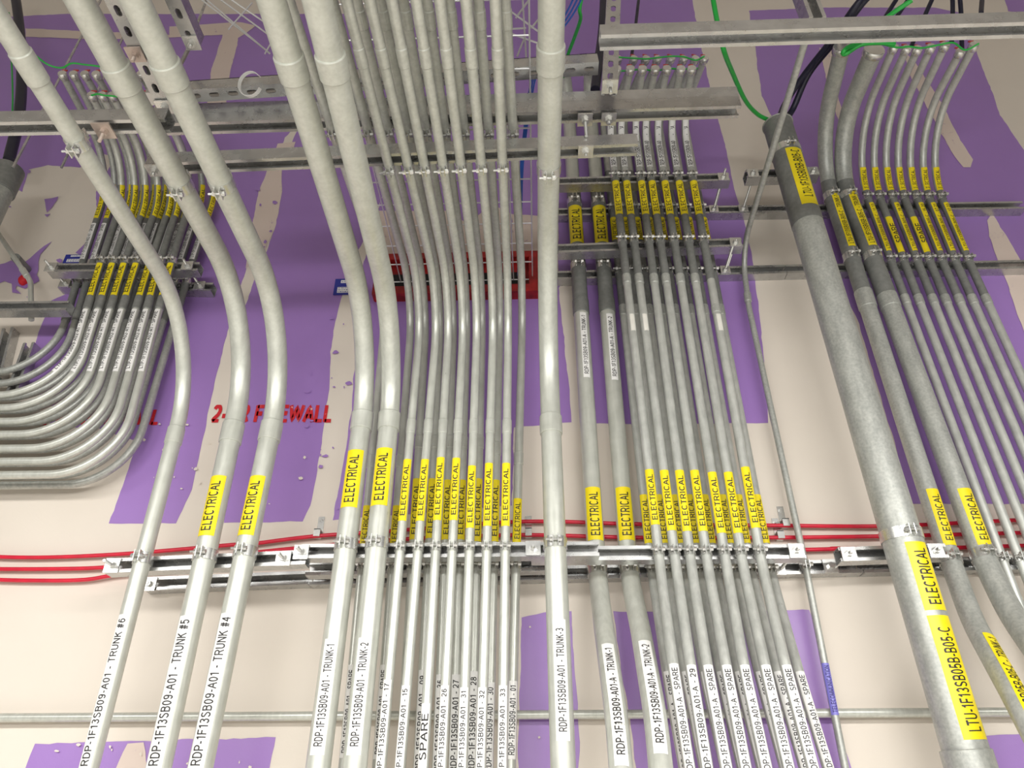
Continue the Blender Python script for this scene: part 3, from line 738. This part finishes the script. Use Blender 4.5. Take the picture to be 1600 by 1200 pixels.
# --- left group: down the wall, round to the left
def ltp(key, label, group, x405, x583, yh, yc, xe, ye, d, r, **kw):
    sl = (x583-x405)/178.0; xh = x583+sl*(yh-583); xc = x405+sl*(yc-405)*1.12
    c = W(xc, yc, d); t = H(xe, ye, c.z); cz = W(xh, yh, d)
    lft = W(-110, yh, d); lft.z = cz.z
    return conduit(key, label, group, [lft, cz, W(x405, 405, d), c, t], r, R=[.2, .2, .4, .22, .2], seg=18, **kw)
x405 = [131, 147, 172, 191, 209, 227, 245, 264, 284, 302]; yh = [581, 598, 620, 640, 660, 680, 701, 722, 742, 756]
for i in range(10):
    K = 'Q%d' % i
    ltp(K, '%s from the left of the back conduits that bend left at the left edge' % ORD[i], 'back row of the bent group at left', x405[i], x405[i]-53, yh[i], 267, 97+17.5*i, 115, .0545, .0130, mat='galv', coup=[(502, 488, 1.2, 'dark')])
    o, P, r = PIPES[K]; section(K, P.find(y=495), P.find(y=300), 'dark', 1.03)
    lab(K, 408, 352, 'LTP-1F13SB09-A02-A1 - SPARE', 'white', 50, 6, (.04, .04), .55, f=1.04); lab(K, 344, 290, EL, half=45, off=(0 if i < 2 else -48), th=.55, f=1.04)
    bushing(K, 1.25)
x405 = [160, 179, 197, 216, 237, 252, 270]; x583 = [106, 122, 142, 160, 182, 202, 222]; yh = [616, 636, 657, 677, 699, 719, 740]
for i in range(7):
    K = 'P%d' % i
    ltp(K, '%s from the left of the seven front conduits that bend left, labelled SPARE' % ORD[i], 'front row of the bent group at left', x405[i], x583[i], yh[i], 275, 143+16*i, 148, .1505, .0130, mat='emt_small', coup=[(484, 464, 1.2, 'dark')])
    o, P, r = PIPES[K]; section(K, P.find(y=474), P.find(y=290), 'dark', 1.03)
    lab(K, 583, 486, 'LTP-1F13SB09-A02-A1 - SPARE', 'white', 52, 8, (.04, .04), .5); lab(K, 464, 414, EL, half=60, off=4, th=.55, f=1.05)
    lab(K, 340, 290, EL, half=45, off=-55, th=.55, f=1.04)
    bushing(K, 1.25)
# horizontal run low on the wall
a = W(-90, 1122, .033); b = W(1690, 1112, .033)
conduit('low', 'slim horizontal conduit low on the wall behind everything', None, [a, b], .0118, mat='emt_small', seg=16)
# big fitting at the far left edge
conduit('edge', 'short length of thick grey conduit at the far left edge', None, [W(-60, 420, .25), W(14, 265, .25)], .05, mat='galv', coup=[(300, 262, 1.12, 'dark')], seg=28)
conduit('lefttube', 'thin bent conduit at the far left edge above the strut', None, [W(49, 500, .1), W(48, 440, .1), W(-30, 325, .1), W(-120, 200, .1)], .0095, R=.12, mat='emt_small', seg=14, coup=[(432, 420, 1.25)])

# ================================================================== clamps
nm = {'#6': 'TRUNK #6 conduit', '#5': 'TRUNK #5 conduit', '#4': 'TRUNK #4 conduit', 'T1': 'centre TRUNK-1 conduit', 'T2': 'centre TRUNK-2 conduit', 'T3': 'TRUNK-3 conduit', 'A1': 'dark-topped TRUNK-1 conduit', 'A2': 'dark-topped TRUNK-2 conduit', 'tube': 'thin conduit with the blue label', 'big': 'thickest galvanised conduit', 'U1': 'curved TRUNK-1 conduit at right', 'U2': 'curved TRUNK-2 conduit at right'}
for i in range(7): nm['F%d' % i] = '%s front centre conduit' % ORD[i]; nm['E%d' % i] = '%s front right-centre conduit' % ORD[i]; nm['S%d' % i] = '%s slim curved conduit' % ORD[i]; nm['P%d' % i] = '%s front left-group conduit' % ORD[i]
for i in range(9): nm['B%d' % i] = '%s back centre conduit' % ORD[i]
for i in range(8): nm['R%d' % i] = '%s back right-centre conduit' % ORD[i]
for i in range(10): nm['Q%d' % i] = '%s back left-group conduit' % ORD[i]
for k_, y in (('#6', 874), ('#5', 869), ('#4', 864), ('T1', 853), ('T2', 851), ('T3', 850), ('tube', 884), ('big', 838), ('U1', 874), ('U2', 868)): clamp(k_, y, 'on the %s at its lower strut' % nm[k_], flip=k_ in ('#6', 'big'))
for i in range(7): clamp('F%d' % i, 855, 'on the %s at the lower strut' % nm['F%d' % i])
for i in range(7): clamp('E%d' % i, 862, 'on the %s at the lower strut' % nm['E%d' % i])
for i in range(9): clamp('B%d' % i, 884, 'on the %s at the lower strut' % nm['B%d' % i])
for i in range(8): clamp('R%d' % i, 891, 'on the %s at the lower wall strut' % nm['R%d' % i])
for k_ in ('A1', 'A2'): clamp(k_, 893, 'on the %s at the lower wall strut' % nm[k_])
for k_, y in (('#6', 222), ('#5', 288), ('#4', 286), ('T3', 262)): clamp(k_, y, 'hanging the %s from the overhead strut' % nm[k_], front=DN)
for i in range(7): clamp('F%d' % i, 262-i*.7, 'hanging the %s from the overhead strut' % nm['F%d' % i], front=DN, flip=False)
for i in range(9): clamp('B%d' % i, 204, 'hanging the %s from the double strut' % nm['B%d' % i], front=DN)
for i in range(7):
    clamp('E%d' % i, 277, 'on the %s at the upper stand-off strut' % nm['E%d' % i]); clamp('E%d' % i, 376, 'on the %s at the middle stand-off strut' % nm['E%d' % i])
    clamp('S%d' % i, 320-11, 'on the %s at the upper strut' % nm['S%d' % i]); clamp('S%d' % i, 406, 'on the %s at the middle strut' % nm['S%d' % i]); clamp('S%d' % i, 872, 'on the %s at the lower wall strut' % nm['S%d' % i])
    clamp('P%d' % i, 408, 'on the %s at the left stand-off strut' % nm['P%d' % i])
for i in range(8):
    clamp('R%d' % i, 326, 'on the %s at the upper wall strut' % nm['R%d' % i]); clamp('R%d' % i, 425, 'on the %s at the middle wall strut' % nm['R%d' % i])
for i in range(10): clamp('Q%d' % i, 440, 'on the %s at the left wall strut' % nm['Q%d' % i])
for k_, y in (('A1', 318), ('A2', 318), ('U1', 308), ('U2', 308), ('big', 240)): clamp(k_, y, 'on the %s near its upper end' % nm[k_])
for k_, y in (('A1', 418), ('A2', 418), ('U1', 403), ('U2', 403)): clamp(k_, y, 'on the %s at the middle wall strut' % nm[k_])

# ================================================================== bolts, washers, rods
def B(lbl, x, y, d, **k): return bolt_plate(lbl, W(x, y, d), **k)
B('square washer with long bolt at the left end of the left stand-off strut', 176, 884, .237, rod=.035)
B('square washer with nut at the end of the lowest wall strut, left', 234, 913, .042, rod=.005)
B('left one of two washers where the left struts overlap', 443, 873, .237, rod=.035)
B('right one of two washers where the left struts overlap', 471, 863, .241, rod=.035)
B('washer with nut left of the TRUNK-3 clamp', 833, 857, .241, rod=.012)
B('washer with nut at the right end of the long stand-off strut', 1244, 861, .201, rod=.015, rodback=.19)
B('washer with nut on the wall strut left of the blue-labelled conduit', 1215, 888, .042, rod=.005)
B('washer with nut left of the thickest conduit, lower', 1326, 866, .154, rod=.012, rodback=.13)
B('washer with nut right of the thickest conduit, lower', 1462, 861, .154, rod=.012, rodback=.13)
B('nut and washer where the rod meets the lower wall strut', 1297, 885, .042, rod=.002)
B('washer with rod end at the right end of the upper stand-off strut', 1130, 277, .201, rod=.03, rodback=.18)
B('washer with rod on the upper wall strut, left one', 1115, 327, .042, rod=.14, size=.036)
B('washer with rod on the upper wall strut, right one', 1161, 326, .042, rod=.16, size=.036)
B('washer with nut at the right end of the middle stand-off strut', 1149, 379, .171, rod=.008, rodback=.14)
B('washer with rod on the middle wall strut', 1133, 422, .042, rod=.12, size=.036)
B('washer at the left end of the short upper strut behind the thickest conduit', 1176, 271, .218, rod=.008)
B('washer at the right end of the short upper strut behind the thickest conduit', 1270, 268, .218, rod=.008)
B('washer with rod end at the left end of the left stand-off strut, upper group', 80, 418, .138, rod=.03, rodback=.1)
B('washer at the right end of the left stand-off strut, upper group', 293, 416, .138, rod=.025, rodback=.1)
B('washer with nut on the left wall strut, left end', 102, 443, .042, rod=.01)
B('washer with nut on the left wall strut, right end', 312, 447, .042, rod=.01)
def BD(lbl, x, y, d, **k): return bolt_plate(lbl, W(x, y, d), n=(0, 0, -1), up=(0, 1, 0), **k)
BD('copper-tinted washer with nut under the left overhead strut', 163, 203, 1.04, rod=.03, mat='brass', size=.045)
BD('washer with nut under the double overhead strut right of TRUNK-3, left one', 914, 186, .86, rod=.06)
BD('washer with nut under the double overhead strut right of TRUNK-3, right one', 951, 185, .86, rod=.012)
BD('washer with nut under the lower overhead strut right of TRUNK-3', 915, 236, .835, rod=.01)
BD('washer with nut under the left end of the lower overhead strut', 242, 265, .86, rod=.01)
bolt_plate('copper-tinted washer with nut under the left sloping slotted strut', H(212, 84, 3.298), n=(0, 0, -1), up=(0, 1, 0), rod=.02, mat='brass')
bolt_plate('washer with nut where the left sloping slotted strut meets the rack', H(257, 166, 3.298), n=(0, 0, -1), up=(0, 1, 0), rod=.01)
a = H(300, 66, 3.42); bolt_plate('washer with nut on the right sloping slotted strut end', a, n=(0, 0, -1), up=(0, 1, 0), rod=.01)
bolt_plate('washer with nut at the foot of the vertical slotted hanger strut', W(953, 134, .97), n=(0, 0, -1), up=(0, 1, 0), rod=.02)
# hanger and tie rods
def rod(lbl, p, q, r=.0048): 
    return tube_thing('threaded_rod', lbl, 'rod', [p, q], r, 'strut', R=0, seg=10, group='threaded hanger rods')
rod('bright rod dropping from the right sloping slotted strut', a, W(270, 125, .8), .006)
def plumb(lbl, p, r): rod(lbl, p, Vector((p.x, p.y, 6.23)), r)
plumb('thin rod hanging behind the leftmost trunk at upper left', W(20, 262, .3), .005)
plumb('thin rod hanging behind the TRUNK #5 conduit at upper left', W(96, 262, .25), .005)
plumb('thin rod near the top left behind the sloping struts', W(308, 38, .2), .006)

# ================================================================== red cables with their clips
R_ = [[(-60, 868), (60, 871), (200, 865), (365, 851), (400, 849), (490, 838), (620, 829), (815, 815), (1000, 819), (1200, 821), (1380, 822), (1540, 815), (1680, 808)],
      [(-60, 889), (80, 889), (170, 886), (300, 873), (400, 863), (480, 855), (640, 842), (815, 836), (1000, 840), (1200, 840), (1370, 838), (1540, 834), (1680, 830)],
      [(-60, 904), (40, 907), (130, 906), (190, 897), (300, 888), (480, 878), (800, 868), (1258, 859), (1310, 857), (1480, 856), (1680, 850)]]
for q, l in zip(R_, ['topmost of the three red cables along the wall', 'middle one of the three red cables along the wall', 'lowest of the three red cables along the wall']):
    pts = spline([W(x, y, .022) for x, y in q], 8)
    bm = bmesh.new(); sweep(bm, pts, .0062, 12); tag(done('red_cable', bm, 'red'), l, 'cable', 'red cables')
def clip(lbl, x, y):
    bm = bmesh.new(); p = W(x, y, 0)
    box(bm, (p.x-.010, -.003, p.z+.004), (p.x+.010, -.0008, p.z+.062)); box(bm, (p.x-.010, -.032, p.z-.010), (p.x+.010, -.0295, p.z+.012))
    box(bm, (p.x-.010, -.032, p.z-.0125), (p.x+.010, -.001, p.z-.010)); box(bm, (p.x-.010, -.032, p.z+.009), (p.x+.010, -.001, p.z+.0115))
    o = done('cable_clip', bm, 'zinc', smooth=False)
    bm = bmesh.new(); c = Vector((p.x, -.003, p.z+.05)); sweep(bm, [c, c+Vector((0, -.008, 0))], .0055, 6); done('screw', bm, 'zinc', o)
    tag(o, lbl, 'clip', 'cable clips')
clip('cable clip on the top red cable left of the centre bundle', 499, 837); clip('cable clip on the red cables left of TRUNK-3', 826, 836)
clip('cable clip on the top red cable right of the right-centre bundle', 1224, 821); clip('cable clip on the middle red cable behind the right-centre bundle end', 1216, 840)

# ================================================================== overhead cables and wires
def cable(lbl, pts, r, mat, name='cable', cat='cable', seg=12, grp=None):
    bm = bmesh.new(); sweep(bm, spline(pts, 10), r, seg); return tag(done(name, bm, mat), lbl, cat, grp)
cable('thick green ground wire curving down to the thickest conduit', [W(1108, -40, .9), W(1118, 20, .85), W(1130, 75, .8), W(1143, 110, .65), W(1164, 156, .45), W(1183, 178, .34), W(1202, 188, .29)], .0078, 'green', 'ground_wire')
cable('green ground wire looping over the bushings at upper right', [H(1425, 0, 3.9), H(1385, 28, 3.9), H(1350, 62, 3.95), H(1325, 74, 4.0), H(1317, 82, 4.0), H(1322, 84, 4.0), H(1345, 70, 4.0), H(1372, 67, 4.0), H(1398, 69, 4.0)], .0078, 'green', 'ground_wire')
cable('thin green bonding wire along the upper right bushings', [H(1372, 67, 4.02), H(1400, 74, 4.02), H(1422, 73, 4.02), H(1440, 75, 4.02), H(1468, 70, 4.02), H(1490, 67, 4.02), H(1508, 78, 4.02), H(1530, 68, 4.02)], .0034, 'green', 'ground_wire')
cable('thin green bonding wire along the front bushings of the right-centre bundle', [H(955, 112, 4.12), H(985, 110, 4.12), H(1004, 108, 4.12), H(1024, 111, 4.12), H(1042, 107, 4.12), H(1064, 108, 4.12), H(1090, 107, 4.12)], .0034, 'green', 'ground_wire')
cable('thin green bonding wire along the back bushings of the right-centre bundle', [H(960, 89, 4.3), H(990, 91, 4.3), H(1010, 92, 4.3), H(1028, 90, 4.3), H(1050, 88, 4.3), H(1069, 89, 4.3), H(1087, 94, 4.3), H(1101, 88, 4.3)], .0034, 'green', 'ground_wire')
cable('thin green bonding wire on the back bushings at upper left', [H(10, 28, 3.85), H(40, 70, 3.85), H(70, 98, 3.85), H(95, 106, 3.85), H(112, 99, 3.85), H(132, 101, 3.85), H(150, 103, 3.85), H(180, 108, 3.85)], .003, 'green', 'ground_wire')
cable('thin green bonding wire on the front bushings at upper left', [H(143, 149, 3.72), H(153, 147, 3.72), H(163, 149, 3.72), H(176, 150, 3.72), H(190, 152, 3.72)], .003, 'green', 'ground_wire')
cable('green wire hanging beside TRUNK-3 near the wire tray', [W(915, -30, .9), W(906, 12, .85), W(907, 30, .8), W(897, 60, .7), W(886, 90, .6), W(880, 120, .5)], .0060, 'green', 'ground_wire')
cable('thin green wire hanging at the far left', [W(14, 20, .1), W(19, 118, .1), W(19, 180, .1), W(10, 260, .1)], .004, 'green', 'ground_wire')
cable('thick black cable running into the thickest conduit, upper one', [H(1390, -40, 4.3), W(1345, 0, .7), W(1300, 62, .55), W(1258, 115, .40), W(1228, 160, .29), W(1216, 188, .275)], .012, 'black', 'power_cable', grp='black cables')
cable('thick black cable running into the thickest conduit, lower one', [H(1400, -40, 4.25), W(1352, 0, .68), W(1308, 60, .53), W(1264, 115, .38), W(1240, 168, .28), W(1226, 190, .268)], .012, 'black', 'power_cable', grp='black cables')
for i, (x0, x1, ye_) in enumerate(((1420, 1352, 78), (1440, 1372, 72), (1470, 1424, 72), (1487, 1487, 66), (1497, 1503, 78), (1534, 1533, 20))):
    a_ = H(x0, -30, 4.35); b_ = H(x1, ye_, 4.1)
    cable('black cable dropping to the upper right bushings, %s from left' % ORD[i], [a_, a_.lerp(b_, .5)+Vector((.01, 0, .02)), b_], .008, 'black', 'power_cable', grp='black cables')
cable('dark navy cable hanging at the upper left edge', [W(22, -20, .2), W(30, 40, .2), W(34, 110, .2), W(30, 180, .2), W(14, 250, .2)], .022, 'black', 'power_cable', grp='black cables')
cable('black cable behind the rack between the right-centre bushings', [W(1000, -20, .3), W(992, 50, .3), W(985, 100, .3), W(975, 150, .3)], .007, 'black', 'power_cable', grp='black cables')
cable('black cable behind the hanger strut right of TRUNK-3', [W(945, -30, .3), W(942, 40, .3), W(935, 100, .3), W(930, 140, .3)], .02, 'black', 'power_cable', grp='black cables')
for i in range(3):
    cable('blue data cable beside TRUNK-3 in the wire tray, %s from left' % ORD[i], [H(908+i*7, -30, 3.62), H(885+i*6, 20, 3.62), H(850+i*4, 75, 3.6), H(829+i*3, 130, 3.58), H(815+i*2, 240, 3.56), W(811+i*2, 330, .35), W(809+i*3, 430, .12)], .0025, 'bluecable', 'data_cable', grp='blue data cables')

# ================================================================== wire basket tray, sleeve, signs
def basket(lbl, z, xs, y_far, y_near, side=.1, r=.0026, cross=.1):
    bm = bmesh.new(); zz = z
    for x in xs:
        sweep(bm, [Vector((x[0], y_far, zz)), Vector((x[1], y_near, zz))], r, 6)
    for s in (0, -1):
        for h in (side*.5, side):
            sweep(bm, [Vector((xs[s][0], y_far, zz+h)), Vector((xs[s][1], y_near, zz+h))], r, 6)
    y = y_far
    while y > y_near:
        k = (y-y_far)/(y_near-y_far); xa = xs[0][0]+(xs[0][1]-xs[0][0])*k; xb_ = xs[-1][0]+(xs[-1][1]-xs[-1][0])*k
        sweep(bm, [Vector((xa, y, zz+side)), Vector((xa, y, zz)), Vector((xb_, y, zz)), Vector((xb_, y, zz+side))], r, 6)
        y -= cross
    return tag(done('wire_basket_tray', bm, 'whitewire'), lbl, 'cable tray')
xa = W(600, 445, 0).x; xb_ = W(832, 445, 0).x; zt = W(700, 447, 0).z
basket('wire basket tray behind the centre bundle, ending in the red sleeve', zt+.0, [(xa+(xb_-xa)*i/8, xa+(xb_-xa)*i/8) for i in range(9)], -.03, -1.9)
def wires(lbl, segs, r=.0026):
    bm = bmesh.new()
    for p, q in segs: sweep(bm, [p, q], r, 6)
    return tag(done('wire_basket_tray', bm, 'whitewire'), lbl, 'cable tray')
Z2 = 3.75
wires('piece of wire tray crossing at upper left between the sloping strut and TRUNK-1 conduit', [(H(*p, Z2), H(*q, Z2)) for p, q in (((290, -20), (418, 80)), ((300, -20), (422, 84)), ((325, -15), (430, 62)), ((340, -15), (436, 50)), ((357, 46), (394, 4)), ((414, 84), (422, 70)))])
wires('piece of wire tray crossing at upper centre left of TRUNK-3', [(H(*p, Z2), H(*q, Z2)) for p, q in (((780, 5), (845, 52)), ((785, 48), (842, 68)), ((816, -10), (822, 90)), ((785, 46), (822, 44)), ((806, 28), (828, -2)), ((830, 44), (845, 26)), ((808, 88), (820, 58)))], .003)
# red sleeve
p0 = W(585, 470, 0); p1 = W(842, 408, 0); zb = W(700, 470, 0).z; zt2 = W(700, 408, 0).z
bm = bmesh.new()
xL, xR = p0.x, p1.x; zb += 0; 
for lo, hi in (((xL, -.05, zb), (xR, -.001, zb+.035)), ((xL, -.05, zt2-.03), (xR, -.001, zt2)), ((xL, -.05, zb+.035), (xL+.04, -.001, zt2-.03)), ((xR-.04, -.05, zb+.035), (xR, -.001, zt2-.03)), ((xL+.04, -.012, zb+.035), (xR-.04, -.001, zt2-.03))): box(bm, lo, hi)
bmesh.ops.bevel(bm, geom=bm.edges[:], offset=.004, segments=1)
s_ = tag(done('firestop_sleeve', bm, 'firestop', smooth=False), 'dark red firestop sleeve in the wall behind the centre bundle', 'firestop')
bm = bmesh.new(); box(bm, (xL+.06, -.03, zb+.05), (xR-.06, -.0125, zb+.11)); done('opening', bm, 'hole', s_, smooth=False)
# blue notices
def notice(lbl, x0, y0, x1, y1):
    a_ = W(x0, y1, 0); b_ = W(x1, y0, 0)
    bm = bmesh.new(); box(bm, (a_.x, -.0075, a_.z), (b_.x, -.0035, b_.z)); o = done('wall_notice', bm, 'signblue', smooth=False); tag(o, lbl, 'notice')
    w_ = b_.x-a_.x; h_ = b_.z-a_.z
    for lo, hi in (((.25, .72), (.95, .9)), ((.15, .1), (.95, .45))):
        bm = bmesh.new(); box(bm, (a_.x+w_*lo[0], -.0085, a_.z+h_*lo[1]), (a_.x+w_*hi[0], -.0076, a_.z+h_*hi[1])); q = done('white_field', bm, 'white', o, smooth=False)
        bm = bmesh.new(); rows = 1 if lo[1] > .5 else 3
        for r_ in range(rows):
            z_ = a_.z+h_*(lo[1]+(hi[1]-lo[1])*(r_+.35)/rows); x_ = a_.x+w_*(lo[0]+.03)
            while x_ < a_.x+w_*hi[0]-.012:
                ll = random.uniform(.004, .012); box(bm, (x_, -.0088, z_), (x_+ll, -.0086, z_+h_*.035)); x_ += ll+.003
        done('print_rows', bm, 'signblue', q, smooth=False)
notice('small blue and white notice on the wall left of the red sleeve', 521, 437, 562, 462)
notice('small blue and white notice on the wall behind the bent conduits at left', 99, 399, 140, 413)
# fire putty, stub pipe
bm = bmesh.new(); bmesh.ops.create_icosphere(bm, subdivisions=3, radius=.022, matrix=Matrix.Translation(W(38, 438, .01)))
for v in bm.verts: v.co += Vector((noise.noise(v.co*60), noise.noise(v.co*60+Vector((9, 0, 0))), noise.noise(v.co*60+Vector((0, 9, 0)))))*.005
tag(done('firestop_putty', bm, 'stencil'), 'red lump of firestop putty on the wall at the left edge', 'firestop')
conduit('stub', 'short dark pipe stub coming out of the wall at the far left', None, [W(45, 425, -.01), W(24, 402, .10)], .017, mat='dark', seg=16)
# loose cable tie ring on the slotted strut
c_ = W(389, 130, .945); bm = bmesh.new(); n = 26; A_ = []
for k in range(n):
    an = math.radians(40)+math.radians(300)*k/(n-1); A_.append((c_+Vector((.030*math.cos(an), -.012*math.sin(an), .036*math.sin(an)))))
for k in range(n-1):
    p, q = A_[k], A_[k+1]; o_ = Vector((.004, .009, .003)); bm.faces.new([bm.verts.new(v) for v in (p, q, q+o_, p+o_)])
bmesh.ops.remove_doubles(bm, verts=bm.verts, dist=1e-5)
bmesh.ops.solidify(bm, geom=bm.faces[:], thickness=.0014)
tag(done('cable_tie', bm, 'white'), 'loose white cable tie ring hanging on the slotted overhead strut', 'cable tie')
